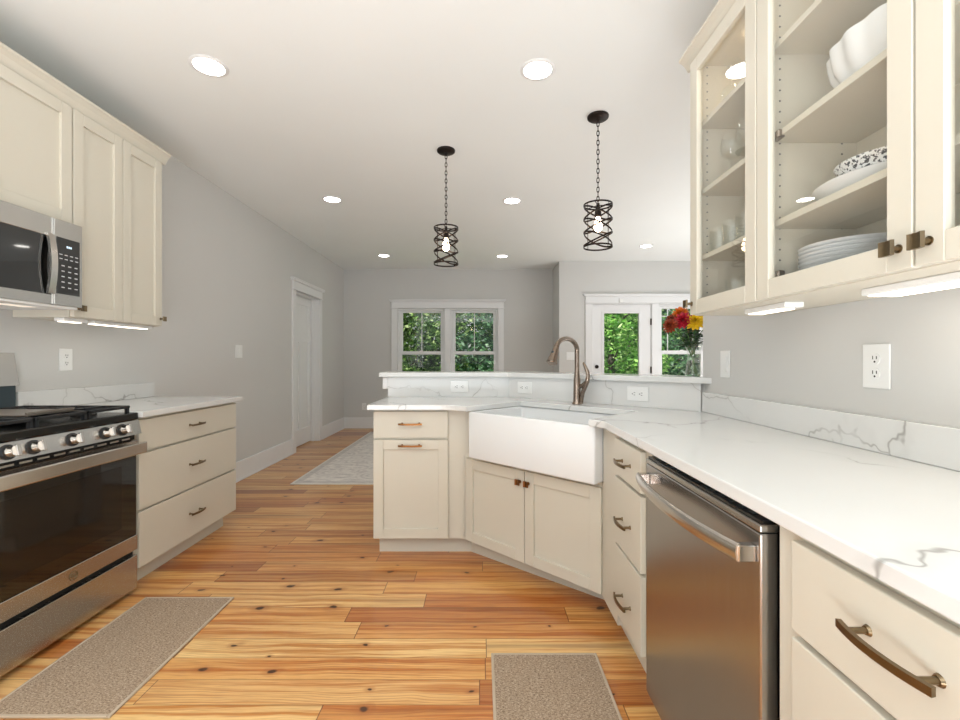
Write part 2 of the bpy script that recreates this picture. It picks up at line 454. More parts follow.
def rect_frame(m, x0, x1, z0, z1, y0, y1, l, r=None, b=None, t=None, bev=.002):
    r = l if r is None else r; b = l if b is None else b; t = l if t is None else t
    m.box(x0, x0+l, y0, y1, z0, z1, bev); m.box(x1-r, x1, y0, y1, z0, z1, bev)
    m.box(x0+l, x1-r, y0, y1, z0, z0+b, bev); m.box(x0+l, x1-r, y0, y1, z1-t, z1, bev)
    return m
def head_trim(m, x0, x1, z, y):          # craftsman head, front towards -y, wall face at y
    m.box(x0, x1, y-.022, y, z, z+.115, .002); m.box(x0-.012, x1+.012, y-.032, y, z, z+.014, .003)
    m.box(x0-.026, x1+.026, y-.045, y, z+.115, z+.135, .003); m.box(x0-.034, x1+.034, y-.05, y, z+.135, z+.155, .003)
def double_hung(root, x0, x1, z0, z1, y, muntin=True, prairie=False):
    fr = MB(); rect_frame(fr, x0, x1, z0, z1, y+.02, y+.13, .03)
    fr.build('window_frame', M['trim'], root)
    zm = 1.287
    up = MB(); rect_frame(up, x0+.03, x1-.03, zm-.02, z1-.03, y+.075, y+.11, .05, b=.05, t=.035)
    xm = (x0+x1)/2
    if prairie:
        up.box(x0+.175, x0+.187, y+.085, y+.10, zm+.03, z1-.065); up.box(x1-.187, x1-.175, y+.085, y+.10, zm+.03, z1-.065)
        up.box(x0+.08, x1-.08, y+.085, y+.10, z1-.19, z1-.178)
    elif muntin: up.box(xm-.006, xm+.006, y+.085, y+.10, zm+.03, z1-.065)
    so = up.build('sash', M['trim'], root)
    MB().box(x0+.08, x1-.08, y+.090, y+.094, zm+.03, z1-.065).build('glass_pane', M['glass'], so)
    lo = MB(); rect_frame(lo, x0+.03, x1-.03, z0+.03, zm+.04, y+.035, y+.07, .042, b=.07, t=.05)
    lk = lo.build('sash', M['trim'], root)
    MB().box(x0+.072, x1-.072, y+.050, y+.054, z0+.10, zm-.01).build('glass_pane', M['glass'], lk)
    MB().box(xm-.03, xm+.03, y+.022, y+.036, zm+.035, zm+.05, .004).build('sash_lock', M['plastic'], lk)
# window_1: pair of double hung sashes
w1 = thing('window_1', 'white double window on the far grey wall left of the wall corner', 'window', (0, 0, 0), kind='structure')
xm = (W1a+W1b)/2
m = MB(); m.box(W1a-.10, W1a, YB-.02, YB, W1z-.02, DH, .002); m.box(W1b, W1b+.10, YB-.02, YB, W1z-.02, DH, .002)
head_trim(m, W1a-.10, W1b+.10, DH, YB)
m.box(W1a-.13, W1b+.13, YB-.06, YB, W1z-.04, W1z-.01, .004); m.box(W1a-.10, W1b+.10, YB-.018, YB, W1z-.14, W1z-.04, .002)
m.box(xm-.05, xm+.05, YB-.02, YB+.12, W1z, DH, .002)
m.box(W1a, W1b, YB, YB+.13, W1z-.005, W1z+.0, 0)
m.build('casing', M['trim'], w1)
double_hung(w1, W1a, xm-.05, W1z, DH, YB); double_hung(w1, xm+.05, W1b, W1z, DH, YB)
# patio door and the window beside it share a head trim
d2 = thing('door_2', 'white half glazed patio door in the far right wall', 'door', (0, 0, 0), kind='structure')
m = MB(); m.box(D2a-.11, D2a, YB2-.02, YB2, 0, DH, .002); m.box(D2b, W2a, YB2-.02, YB2, 0, DH, .002)
head_trim(m, D2a-.11, W2b+.11, DH, YB2)
rect_frame(m, D2a, D2b, -.02, DH, YB2, YB2+.12, .012, b=.02)
m.build('casing', M['trim'], d2)
sl = MB(); gx0, gx1, gz0, gz1 = D2a+.19, D2b-.195, .30, 1.915
rect_frame(sl, D2a+.012, D2b-.012, .012, DH-.012, YB2+.012, YB2+.056, .165, .17, gz0-.03, DH-gz1-.03)
rect_frame(sl, gx0-.035, gx1+.035, gz0-.035, gz1+.035, YB2+.004, YB2+.064, .035)
slab = sl.build('door_slab', M['trim'], d2)
MB().box(gx0, gx1, YB2+.030, YB2+.036, gz0, gz1).build('glass_pane', M['glass'], slab)
hw = MB().cyl((D2a+.075, YB2+.012, 1.07), (D2a+.075, YB2-.012, 1.07), .030, .026).cyl((D2a+.075, YB2-.012, 1.07), (D2a+.075, YB2-.03, 1.07), .012)
hw.build('deadbolt', M['pend'], slab, 40)
kn = MB().cyl((D2a+.075, YB2+.012, .93), (D2a+.075, YB2-.035, .93), .014); kn.cyl((D2a+.075, YB2-.035, .93), (D2a+.075, YB2-.07, .93), .030, .024)
kn.build('door_knob', M['pend'], slab, 40)
for hz in (.30, 1.02, 1.78): MB().box(D2b-.018, D2b-.002, YB2-.010, YB2+.012, hz-.05, hz+.05, .002).build('hinge', M['pend'], d2)
w2 = thing('window_2', 'white window with dark glazing right of the patio door', 'window', (0, 0, 0), kind='structure')
m = MB(); m.box(W2b, W2b+.11, YB2-.02, YB2, W1z-.02, DH, .002); m.box(W2a-.02, W2b+.13, YB2-.06, YB2, W1z-.04, W1z-.01, .004)
m.build('casing', M['trim'], w2)
double_hung(w2, W2a, W2b, W1z, DH, YB2, prairie=True)
tag(MB().box(2.17, 2.225, YB2-.045, YB2-.022, 2.075, 2.13, .004).build('door_sensor', M['plastic']), 'small white sensor box on the trim above the patio door', 'sensor')
# interior door in the left wall (wall face x = XL, room on +x)
d1 = thing('door_1', 'white panelled interior door set deep in the left wall', 'door', (XL, D1b, 0), -R(90)+math.pi, kind='structure')
# local: x -> world +y .. rotation +90: x->+y, y->-x ; origin at D1a
d1.location = (XL, D1a, 0); d1.rotation_euler = (0, 0, R(90))
DW_ = D1b-D1a
m = MB(); m.box(-.10, 0, -.02, 0, 0, DH, .002); m.box(DW_, DW_+.10, -.02, 0, 0, DH, .002); head_trim(m, -.10, DW_+.10, DH, 0)
m.box(0, .015, 0, TW, 0, DH); m.box(DW_-.015, DW_, 0, TW, 0, DH); m.box(.015, DW_-.015, 0, TW, DH-.015, DH)
m.box(DW_-.03, DW_-.015, .055, .095, 0, DH-.015)
m.build('casing', M['trim'], d1)
m = MB(); rect_frame(m, .018, DW_-.018, .012, DH-.018, .098, .134, .11, b=.22, t=.11)
m.box(.128, DW_-.128, .098, .134, 1.42, 1.53, .002); m.box(DW_/2-.05, DW_/2+.05, .098, .134, .232, 1.42, .002); m.box(.12, DW_-.12, .112, .126, .23, 1.95)
ds = m.build('door_slab', M['trim'], d1)
MB().cyl((.08, .098, .95), (.08, .06, .95), .013).cyl((.08, .06, .95), (.08, .03, .95), .028, .022).build('door_knob', M['bronze'], ds, 40)
struct(MB().box(XL-TW-.012, XL-TW-.002, D1a-.1, D1b+.1, 0, DH+.1).build('wall_hall', M['wall']))

# ------------------------------------------------------------------ cabinet parts (local: x right, y into the cabinet, front at y=0)
def bow_handle(parent, cx, cz, L=.125, y=-.02, mat=None, vert=False):
    m = MB(); n = 9; pts = []; ups = []
    for i in range(n):
        t = -1+2*i/(n-1); pts.append((t*L/2, y-.026-.010*(1-t*t), 0)); ups.append((0, 0, 1))
    m.strip(pts, ups, .011, .007)
    for s_ in (-1, 1): m.cyl((s_*L*.36, y, 0), (s_*L*.36, y-.030, 0), .0045, seg=10); 
    for s_ in (-1, 1): m.cyl((s_*L*.36, y, 0), (s_*L*.36, y-.004, 0), .008, .006, seg=12)
    if vert: m.xf(Matrix.Rotation(R(90), 4, 'Y'))
    return m.build('handle', mat or M['bronze'], parent, 35, loc=(cx, 0, cz))
def square_knob(parent, cx, cz, y=-.02, mat=None, s=.015):
    m = MB().cyl((0, y, 0), (0, y-.02, 0), .006, .005, seg=12).cyl((0, y, 0), (0, y-.003, 0), .009, seg=12)
    n = 8; pts = [(-s+2*s*i/n, y-.024-.004*(abs(-1+2*i/n))**2, 0) for i in range(n+1)]
    m.strip(pts, [(0, 0, 1)]*(n+1), 2*s, .007)
    return m.build('knob', mat or M['bronze'], parent, 35, loc=(cx, 0, cz))
def slab_front(name, parent, x0, x1, z0, z1, y0=-.02, mat=None):
    return MB().box(x0, x1, y0, -.0005, z0, z1, .0025, 2).build(name, mat or M['cab'], parent)
def shaker(name, parent, x0, x1, z0, z1, rail=.058, y0=-.021, mat=None):
    m = MB(); rect_frame(m, x0, x1, z0, z1, y0, -.0005, rail, bev=.0015)
    m.box(x0+rail-.004, x1-rail+.004, y0+.013, -.002, z0+rail-.004, z1-rail+.004)
    return m.build(name, mat or M['cab'], parent)
def glass_door(parent, x0, x1, z0, z1, rail=.056, y0=-.021):
    m = MB(); rect_frame(m, x0, x1, z0, z1, y0, -.0005, rail, bev=.0015)
    d = m.build('door', M['cab'], parent)
    MB().box(x0+rail-.004, x1-rail+.004, y0+.012, y0+.015, z0+rail-.004, z1-rail+.004).build('glass_pane', M['cabglass'], d)
    return d

# --- left base drawers
LX = -1.765
c = thing('base_cabinet', 'cream three drawer base cabinet on the left wall right of the gas range', 'cabinet', (LX, 2.312, 0), R(90))
WLc = 3.248-2.312
MB().box(0, WLc, 0, -XL+LX-.002, .105, .883).build('body', M['cab'], c)
MB().box(0, WLc-.02, .065, .09, 0, .105).build('toe_kick', M['cab'], c)
for z0, z1 in ((.705, .868), (.408, .693), (.112, .396)):
    d = slab_front('drawer', c, .012, WLc-.006, z0, z1)
    bow_handle(d, .012+WLc*.48, (z0+z1)/2, .13)
tag(MB().prism([(XL+.001, 2.308), (-1.715, 2.308), (-1.715, 3.272), (XL+.001, 3.272)], .884, .914, .003).build('worktop', M['quartz']), 'short white quartz worktop on the drawer cabinet beside the range', 'worktop')
tag(MB().box(XL+.001, XL+.02, 2.308, 3.272, .9145, 1.014, .002).build('backsplash', M['quartz_splash']), 'low white quartz upstand behind the left worktop', 'backsplash')

# --- right run
RX = .555
def drawer_cab(label, yfar, width, fronts, hl, inset=(.012, .012), zb=.165, hx=0.0):
    c = thing('base_cabinet', label, 'cabinet', (RX, yfar, 0), -R(90))
    MB().box(0, width, 0, XR-RX-.022, zb, .883).build('body', M['cab'], c)
    MB().box(0, width, .065, .09, 0, zb).build('toe_kick', M['cab'], c)
    for z0, z1, hz in fronts:
        d = slab_front('drawer', c, inset[0], width-inset[1], z0, z1)
        bow_handle(d, (inset[0]+width-inset[1])/2+hx, hz, hl)
    return c
FR = ((.726, .866, .795), (.457, .714, .575), (.178, .445, .285))
drawer_cab('narrow cream three drawer cabinet between the sink cabinet and dishwasher', 1.845, .375, FR, .125, inset=(.020, .056))
drawer_cab('cream drawer cabinet in the near right corner beside the dishwasher', .845, .515,
           ((.712, .866, .802), (.440, .700, .57), (.178, .428, .30)), .137, inset=(.060, .045))

# --- dishwasher
dw = thing('dishwasher', 'stainless steel dishwasher with a bowed bar handle under the right worktop', 'dishwasher', (.53, 1.462, 0), -R(90))
DWW = .598
MB().box(.004, DWW-.004, .045, .55, .10, .868).build('tub', M['dark'], dw)
m = MB(); m.box(0, DWW, 0, .036, .115, .846, .004, 2)
door = m.build('door', M['dw_steel'], dw)
m = MB().box(0, DWW, 0, .036, .847, .862, .003, 2)
m.build('top_trim', M['steel'], dw)
m = MB().box(.006, DWW-.006, .006, .16, .862, .868); m.build('control_strip', M['black'], dw)
m = MB()
for i in range(14): m.box(.04+i*.038, .06+i*.038, .014, .024, .868, .8688)
m.build('control_buttons', M['slate'], dw)
m = MB(); n = 15; pts = []
for i in range(n):
    t = -1+2*i/(n-1); pts.append((DWW/2+t*(DWW/2-.018), -.030-.030*(1-t*t), .802))
m.tube(pts, .018, 16, flat=(1, .48))
h = m.build('handle', M['steel_h'], door, 35)
for s_ in (0, 1): MB().box(.012+s_*(DWW-.024-.022), .034+s_*(DWW-.024-.022), -.034, 0, .786, .818, .002).build('handle_mount', M['steel_h'], h)
MB().box(.0, DWW, .06, .08, 0, .10).build('toe_kick', M['dark'], dw)
def monogram(parent, cx, cz, r, y, mat):
    """round badge: ring and a curly script pair of letters"""
    m = MB(); n = 28
    m.tube([(cx+r*math.cos(2*math.pi*k/n), y-.001, cz+r*math.sin(2*math.pi*k/n)) for k in range(n)], r*.10, 6, closed=True)
    G = [(.02, .34), (-.22, .46), (-.46, .30), (-.52, -.02), (-.38, -.34), (-.14, -.36), (-.02, -.08), (-.18, .0)]
    E = [(.50, .34), (.30, .46), (.14, .30), (.24, .08), (.38, .04), (.16, -.04), (.10, -.28), (.30, -.42), (.54, -.26)]
    for L in (G, E): m.tube([(cx+a*r, y-.001, cz+b*r) for a, b in L], r*.085, 6)
    return m.build('badge', mat, parent, 40)
monogram(door, DWW*.40, .165, .017, 0, M['plastic'])

# --- sink corner cabinet
FV = 1.873; DV = FV-.0205
u0, u1 = -1.988, -1.088
c = thing('sink_cabinet', 'cream two door corner cabinet under the white apron sink', 'cabinet', (*q(u0, FV), 0), -R(45))
inv = Matrix.Translation((*q(u0, FV), 0)) @ Matrix.Rotation(-R(45), 4, 'Z'); inv = inv.inverted()
a = q(u1, FV)
body = MB().prism([q(u0, FV), (RX, a[1]), (RX, 1.848), (1.115, 1.848), (1.115, SP-1.115), (SP-BZ-.001, BZ-.002), (-.1, BZ-.002), (-.1, 2.73)], .098, .6145)
body.prism([(RX, 2.065), (RX, 1.848), (1.115, 1.848), (1.115, 2.29), (.86, 2.368)], .6145, .883)
body.xf(inv).build('body', M['cab'], c)
k0, k1 = q(u0+.03, FV+.06), q(u1-.01, FV+.06)
tk = MB().prism([q(u0-.03, FV+.06), (RX+.065, RX+.065-u1*S2+.06), (RX+.065, 1.85), (RX+.09, 1.85), (RX+.09, 2.2), q(u0-.03, FV+.09)], 0, .105); tk.xf(inv).build('toe_kick', M['cab'], c)
for i in (0, 1):
    x0 = .006+i*.454
    d = shaker('door', c, x0, x0+.449, .106, .592)
    square_knob(d, x0+(.449-.026 if i == 0 else .026), .532, mat=M['copper'])
# --- apron sink
SL, SD = .818, .47
sk = thing('apron_sink', 'white fireclay apron front sink set at an angle in the corner', 'sink', (*q(-1.891, 1.786), .617), -R(45))
t = bmesh.new(); zt, zb = .2655, .0
def ring(x0, x1, y0, y1, z): return [t.verts.new(p) for p in ((x0, y0, z), (x1, y0, z), (x1, y1, z), (x0, y1, z))]
ob, ot = ring(0, SL, 0, SD, zb), ring(0, SL, 0, SD, zt)
it, ib = ring(.026, SL-.026, .032, SD-.026, zt), ring(.032, SL-.032, .040, SD-.034, .035)
t.faces.new(ob[::-1])
for A, B in ((ob, ot), (ot, it), (it, ib)):
    for k in range(4): t.faces.new((A[k], A[(k+1) % 4], B[(k+1) % 4], B[k]))
t.faces.new(ib)
bmesh.ops.recalc_face_normals(t, faces=t.faces[:])
bmesh.ops.bevel(t, geom=t.edges[:], offset=.011, segments=3, profile=.5, affect='EDGES')
m = MB(); m._add(t); m.build('basin', M['porcelain'], sk, 50)
MB().lathe([(.0, .0365), (.03, .0365), (.043, .038), (.045, .0355), (.045, .0352)], 24, (SL/2, SD/2, 0)).build('drain', M['steel'], sk, 40)
# --- island end cabinet
IX0, IX1, IY = -.643, -.197, 2.73
c = thing('base_cabinet', 'cream cabinet with one drawer over a panelled door at the island end', 'cabinet', (IX0, IY, 0), 0)
IW = -.1015-IX0
body = MB().box(0, IW, 0, .49, .105, .883)
body.box(IW, .055-IX0-.012, .0, .018, .605, .883)
body.build('body', M['cab'], c)
MB().box(.02, IW+.045, .065, .09, 0, .105).box(.02, .045, .09, .48, 0, .105).build('toe_kick', M['cab'], c)
d = slab_front('drawer', c, .002, .446, .712, .870); bow_handle(d, .224, .796, .14, mat=M['copper'])
d = shaker('door', c, .002, .446, .112, .700); bow_handle(d, .224, .668, .14, mat=M['copper'])
# --- main worktop
T0, T1, TV = -1.871, -1.083, 1.754
TB = 1.786+.435
def fillet(p, a, b, r, n=6):
    p, a, b = Vector(p), Vector(a), Vector(b); da, db = (a-p).normalized(), (b-p).normalized()
    s_, e_ = p+da*r, p+db*r
    return [tuple(s_*(1-k)**2 + p*2*k*(1-k) + e_*k*k) for k in [i/n for i in range(n+1)]]
FX = .525; FY = 2.65
pl = (TV*S2-FY, FY); pr = (FX, TV*S2-FX)
out = [(-.663, BZ-.001), (-.663, FY)] + fillet(pl, (-.663, FY), q(T0, TV), .09) + [q(T0, TV), q(T0, TB), q(T1, TB), q(T1, TV)] + fillet(pr, q(T1, TV), (FX, .3), .05) + \
      [(FX, .33), (XR-.001, .33), (XR-.001, SP-XR-.001), (SP-BZ-.001, BZ-.001)]
tag(MB().prism(out, .884, .914, .0035).build('worktop', M['quartz']), 'long white veined quartz worktop running around the sink corner', 'worktop')
tag(MB().box(XR-.02, XR-.001, .33, SP-XR+.016, .9145, 1.014, .002).build('backsplash', M['quartz_splash']), 'low veined quartz upstand along the right wall', 'backsplash')
sp = MB().prism([(-.66, BZ), (SP-BZ, BZ), (XR-.022, SP-XR+.022), (XR-.022, SP-XR+.022+t_*S2-.002), (SP-BZ+t_*.414-.001, BZ+t_-.001), (-.66, BZ+t_-.001)], .9145, 1.0565)
tag(sp.build('backsplash', M['quartz_splash']), 'tall veined quartz backsplash below the raised bar behind the sink', 'backsplash')
LF = .032
led = MB().prism([(-.716, BZ-LF), (SP-BZ-LF*.414, BZ-LF), (XR-.001, SP-LF*S2-XR+.001), (XR-.001, SP-XR+.30*S2), (SP-BZ+.124, BZ+.30), (-.716, BZ+.30)], 1.0575, 1.088, .003)
tag(led.build('bar_ledge', M['quartz']), 'white quartz raised bar top with an angled bend behind the sink', 'bar top')
tag(MB().box(-.70, -.6605, BZ+.004, BZ+.19, .97, 1.0565, .003).build('bar_bracket', M['trim']), 'small white support block under the free end of the bar top', 'bracket')

# ------------------------------------------------------------------ faucet
fx, fy = .568, 2.692
fc = thing('kitchen_faucet', 'tall brushed nickel gooseneck faucet behind the apron sink', 'faucet', (fx, fy, .9142), R(-135))
# local x = towards the sink front (spout), local y = to the right seen from the camera side
m = MB().lathe([(0, 0), (.029, 0), (.029, .006), (.024, .014), (.0215, .04), (.021, .10), (.0205, .14), (.017, .17), (.0145, .20), (.0135, .24)], 24)
m.build('body', M['nickel'], fc, 40)
pts = []; rad = []
for i in range(5): pts.append((0, 0, .235+.022*i)); rad.append(.0138)
for i in range(1, 19):
    a = math.pi*(1-i/18*.93); rr = .105
    pts.append((.105+rr*math.cos(a), 0,   .318+.066*math.sin(a)*1.0)); rad.append(.0138)
m = MB().tube(pts, rad, 14); m.build('spout', M['nickel'], fc, 50)
e = Vector(pts[-1]); dr = (Vector(pts[-1])-Vector(pts[-2])).normalized()
hd = [e+dr*k for k in (-.004, .012, .036, .066, .096, .101)]
m = MB().tube([e-dr*.012, e-dr*.006], [.0150, .0150], 16); m.tube(hd, [.0150, .0170, .0200, .0255, .0310, .0280], 18)
sh = m.build('spray_head', M['nickel'], fc, 40)
bt = MB(); pb = e+dr*.035
bt.box(pb.x+.014, pb.x+.024, -.007, .007, pb.z-.012, pb.z+.012, .003); bt.build('button', M['slate'], sh)
lv = [(0, -.010, .004), (.0, .028, .006), (.0, .030, .035), (.0, .036, .07), (.0, .050, .105), (.0, .064, .135), (.0, .070, .165), (.0, .066, .19), (.0, .056, .215), (.0, .045, .238), (.0, .040, .246)]
lv = [(-.0, y*1.08, z) for _, y, z in lv[1:]]
m = MB().tube(lv, [.010, .0115, .0125, .0135, .0135, .0125, .0115, .0098, .0078, .005], 12)
m.tube([(0, .012, .10), (0, .040, .115), (0, .058, .132)], [.012, .012, .010], 10)
m.build('lever', M['nickel'], fc, 50)

# ------------------------------------------------------------------ gas range
RG0, RG1 = 1.542, 2.302
rg = thing('gas_range', 'stainless steel gas range with black glass oven door on the left', 'range', (-1.762, RG0, 0), R(90))
W = RG1-RG0
MB().box(.003, W-.003, .0, .600, .03, .895).build('body', M['steel'], rg)
for lx in (.05, W-.05):
    for ly in (.06, .54): MB().cyl((lx, ly, 0), (lx, ly, .03), .018, seg=12).build('foot', M['black'], rg)
m = MB(); m.profile([(-.045, .806), (-.030, .874), (0, .874), (0, .806)], 'x', .0, W)
pnl = m.build('control_panel', M['steel'], rg)
MB().box(0, W, -.030, .605, .8755, .912, .006, 2).build('cooktop', M['black'], rg)
for kx in (.115, .212, .378, .545, .644):
    ko = MB().cyl((0, -.006, 0), (0, -.034, 0), .0215, .019, 24).build('knob', M['steel_h'], pnl, 40, loc=(kx, -.038, .840)); ko.rotation_euler = (R(-12), 0, 0)
    MB().cyl((0, .004, 0), (0, -.007, 0), .029, .027, 24).build('bezel', M['iron'], ko, 40)
    MB().box(-.0065, .0065, -.046, -.030, -.021, .021, .003, 2).build('grip', M['steel_h'], ko)
# oven door
m = MB(); m.box(.003, W-.003, -.022, -.001, .222, .772, .003)
od = m.build('oven_door', M['blackglass'], rg)
MB().box(.002, W-.002, -.027, -.022, .222, .296, .002).build('lower_band', M['steel'], od)
MB().box(.002, W-.002, -.027, -.022, .715, .772, .002).build('upper_band', M['steel'], od)
m = MB(); m.box(.10, W-.10, -.0232, -.022, .36, .66); m.build('oven_window', plain('oven_window', (34, 28, 22), .06), od)
m = MB(); m.box(.012, W-.012, -.085, -.068, .712, .768, .006, 3)
hh = m.build('handle', M['steel_h'], od)
for s_ in (.02, W-.06): MB().box(s_, s_+.04, -.068, -.027, .728, .752, .002).build('handle_mount', M['steel_h'], hh)
m = MB().box(.003, W-.003, -.012, 0, .775, .803); m.build('vent_gap', M['dark'], rg)
m = MB()
for i in range(10): m.box(.035+i*.07, .085+i*.07, -.020, -.011, .782, .790)
m.build('vent_grille', M['steel'], rg)
monogram(od, W*.52, .258, .018, -.027, M['bronze'])
m = MB(); m.box(.002, W-.002, -.026, 0, .028, .196, .004, 2); m.build('drawer', M['steel'], rg)
MB().box(.01, W-.01, -.008, 0, .197, .221).build('drawer_gap', M['dark'], rg)
# grates and burners
for gi in range(3):
    a, b = .012+gi*(W-.024)/3+.003, .012+(gi+1)*(W-.024)/3-.003
    m = MB(); y0, y1 = .0, .535; z0, z1 = .934, .948
    for yy in (y0, y1-.014): m.box(a, b, yy, yy+.014, z0, z1, .003)
    for xx in (a, b-.014): m.box(xx, xx+.014, y0, y1, z0, z1, .003)
    cx = (a+b)/2
    for yy in (.13, .4) if gi != 1 else (.265,):
        m.box(a, b, yy-.006, yy+.006, z0, z1, .002)
    m.box(cx-.006, cx+.006, y0, y1, z0, z1, .002); m.box(a, b, .262, .274, z0, z1, .002)
    for xx in (a+.002, b-.016):
        for yy in (.004, y1-.018): m.box(xx, xx+.014, yy, yy+.014, .912, .936)
    m.build('grate', M['iron'], rg)
    for yy in ((.13, .40) if gi != 1 else (.265,)):
        bb = MB().lathe([(0, .0), (.05, .0), (.05, .006), (.034, .008), (.034, .016), (.0, .017)], 24, (cx, yy, .9125)); bb.build('burner', M['iron'], rg, 40)
m = MB().box(W/3+.02, 2*W/3-.02, .05, .48, .949, .957, .003); m.box(W/3+.02, 2*W/3-.02, .05, .058, .957, .966); m.box(W/3+.02, 2*W/3-.02, .472, .48, .957, .966)
m.build('griddle', plain('griddle_metal', (150, 142, 134), .35, .8), rg)
# back guard
m = MB(); m.profile([(.572, 1.048), (.60, 1.212), (.628, 1.212), (.628, 1.048)], 'x', 0, W); m.build('back_guard', M['steel'], rg)
MB().box(.0, W-.004, .585, .625, .9125, 1.047, .003).build('guard_base', M['slate'], rg)

# ------------------------------------------------------------------ microwave
UX = -2.081           # left upper cabinet frame plane
mw = thing('microwave', 'stainless steel over the range microwave with a black keypad', 'microwave', (-2.030, RG0-.002, 1.437), R(90))
W = .752
MB().box(0, W, .0, -XL-2.030-.002, .0, .409).build('body', M['steel'], mw)
m = MB(); rect_frame(m, 0, .598, 0, .409, -.022, -.001, .04, .008, .046, .092); m.box(.03, .59, -.016, -.002, .04, .33)
dd = m.build('door', M['steel'], mw)
MB().box(.038, .589, -.0185, -.016, .045, .318).build('window', M['blackglass'], dd)
m = MB(); n = 11
pts = [(.575, -.028-.016*(1-(-1+2*i/(n-1))**2), .050+.275*i/(n-1)) for i in range(n)]
m.strip(pts, [(1, 0, 0)]*n, .032, .012); hh = m.build('handle', M['steel_h'], dd, 35)
for z_ in (.048, .310): MB().box(.562, .588, -.030, -.021, z_, z_+.02).build('handle_mount', M['steel_h'], hh)
m = MB(); m.box(.600, W, -.022, -.001, 0, .409, .002); pn = m.build('control_panel', M['steel'], mw)
m = MB().box(.612, .735, -.0245, -.022, .055, .325, .004); kp = m.build('keypad', M['blackglass'], pn)
m = MB()
for r_ in range(5):
    for k in range(3): m.box(.635+k*.035, .651+k*.035, -.0252, -.0245, .085+r_*.026, .090+r_*.026)
for r_ in range(2):
    for k in range(4): m.box(.624+k*.028, .640+k*.028, -.0252, -.0245, .222+r_*.02, .226+r_*.02)
m.build('key_labels', M['mark'], kp)
m = MB()
for k in range(3): m.box(.662+k*.010, .669+k*.010, -.0252, -.0245, .280, .290)
m.build('clock_display', M['clock'], kp)
MB().box(.02, W-.02, -.015, .30, -.012, 0, .003).build('vent_tray', M['plastic'], mw)
MB().box(.46, .60, .06, .12, -.0135, -.012).build('lamp', M['mwlamp'], mw)
monogram(dd, .342, .372, .014, -.022, M['bronze'])

# ------------------------------------------------------------------ left upper cabinets
def crown(root, x0, x1, z, depth, endL=False, endR=False, h=.07, pj=.045):
    m = MB(); pf = [(0, z), (-.008, z), (-.014, z+h*.2), (-pj*.55, z+h*.5), (-pj*.85, z+h*.72), (-pj, z+h*.80), (-pj, z+h), (0, z+h)]
    m.profile(pf, 'x', x0-(pj if endL else 0), x1+(pj if endR else 0))
    if endR: m.profile([(x1+ -p[0], p[1]) for p in pf], 'y', -.0, depth)
    if endL: m.profile([(x0+p[0], p[1]) for p in pf], 'y', -.0, depth)
    return m.build('crown', M['cab'], root)
DPT = -XL+UX-.002
c = thing('wall_cabinet', 'cream two door wall cabinet above the microwave', 'cabinet', (UX, 1.425, 0), R(90))
WM = 2.2945-1.425
MB().box(0, WM, 0, DPT, 1.848, 2.46).build('body', M['cab'], c)
for i in (0, 1):
    x0 = .003+i*WM/2
    d = shaker('door', c, x0, x0+WM/2-.005, 1.858, 2.448)
    square_knob(d, x0+WM/2-.035 if i == 0 else x0+.034, 1.905)
crown(c, 0, WM+.0015, 2.455, DPT)
c = thing('wall_cabinet', 'tall cream two door wall cabinet right of the microwave', 'cabinet', (UX, 2.296, 0), R(90))
WU = .648
MB().box(0, WU, 0, DPT, 1.392, 2.46).build('body', M['cab'], c)
for i in (0, 1):
    x0 = .006+i*.321
    d = shaker('door', c, x0, x0+.315, 1.396, 2.448)
    square_knob(d, x0+.03 if i == 0 else x0+.315-.012, 1.440)
crown(c, 0, WU, 2.455, DPT, endR=True)
def light_bar(label, loc, rz, L, wd=.055, th=.018):
    o = thing('under_cabinet_light', label, 'light', loc, rz, 'slim light bars under the wall cabinets')
    MB().box(0, L, 0, wd, -th, 0, .004, 2).build('housing', M['plastic'], o)
    MB().box(.012, L-.03, .008, wd-.008, -th-.003, -th, .001).build('diffuser', M['led'], o)
    return o
light_bar('short bright light bar under the left wall cabinet nearer the microwave', (UX-.03, 2.305, 1.392), R(90), .14)
light_bar('bright light bar under the left wall cabinet at its far end', (UX-.03, 2.485, 1.392), R(90), .44)

# ------------------------------------------------------------------ right glass cabinets
GX = .861; GB, GT = 1.3545, 2.366      # frame plane; doors stand 21 mm proud
GD = XR-GX-.002
SH = (1.571, 1.829, 2.096)
def glass_cab(label, yfar, W, doors, knobs, endL):
    c = thing('wall_cabinet', label, 'cabinet', (GX, yfar, 0), -R(90))
    m = MB()
    m.box(0, .018, 0, GD, GB, GT); m.box(W-.018, W, 0, GD, GB, GT)
    m.box(.018, W-.018, 0, GD, GB, GB+.018); m.box(.018, W-.018, 0, GD, GT-.018, GT); m.box(.018, W-.018, GD-.006, GD, GB+.018, GT-.018)
    if len(doors) > 1: pass
    m.build('body', M['inner'], c)
    for z in SH: MB().box(.019, W-.019, .012, GD-.008, z, z+.019, .001).build('shelf', M['inner'], c)
    m = MB()
    for zz in range(30):
        z = GB+.09+zz*.032
        for y in (.04, GD-.05):
            m.cyl((.018, y, z), (.0188, y, z), .0028, seg=8); m.cyl((W-.0188, y, z), (W-.018, y, z), .0028, seg=8)
    tag(m.build('peg_holes', M['slot'], c), kind='stuff')
    for (a, b, kx) in doors:
        d = glass_door(c, a, b, GB+.002, GT-.004)
        square_knob(d, kx, GB+.045)
        hx = b-.05 if kx < (a+b)/2 else a+.05
        for hz in (GB+.07, 1.835, GT-.07):
            MB().box(hx-.018, hx+.018, .001, .022, hz-.012, hz+.012, .003).build('hinge', M['nickel'], d)
    crown(c, 0, W, GT-.006, GD, endL=endL, h=.05)
    MB().lathe([(0, 0), (.028, 0), (.030, .008), (0, .008)], 20, (W*.5, .12, GT-.0265)).build('puck_light', M['puck'], c)
    return c
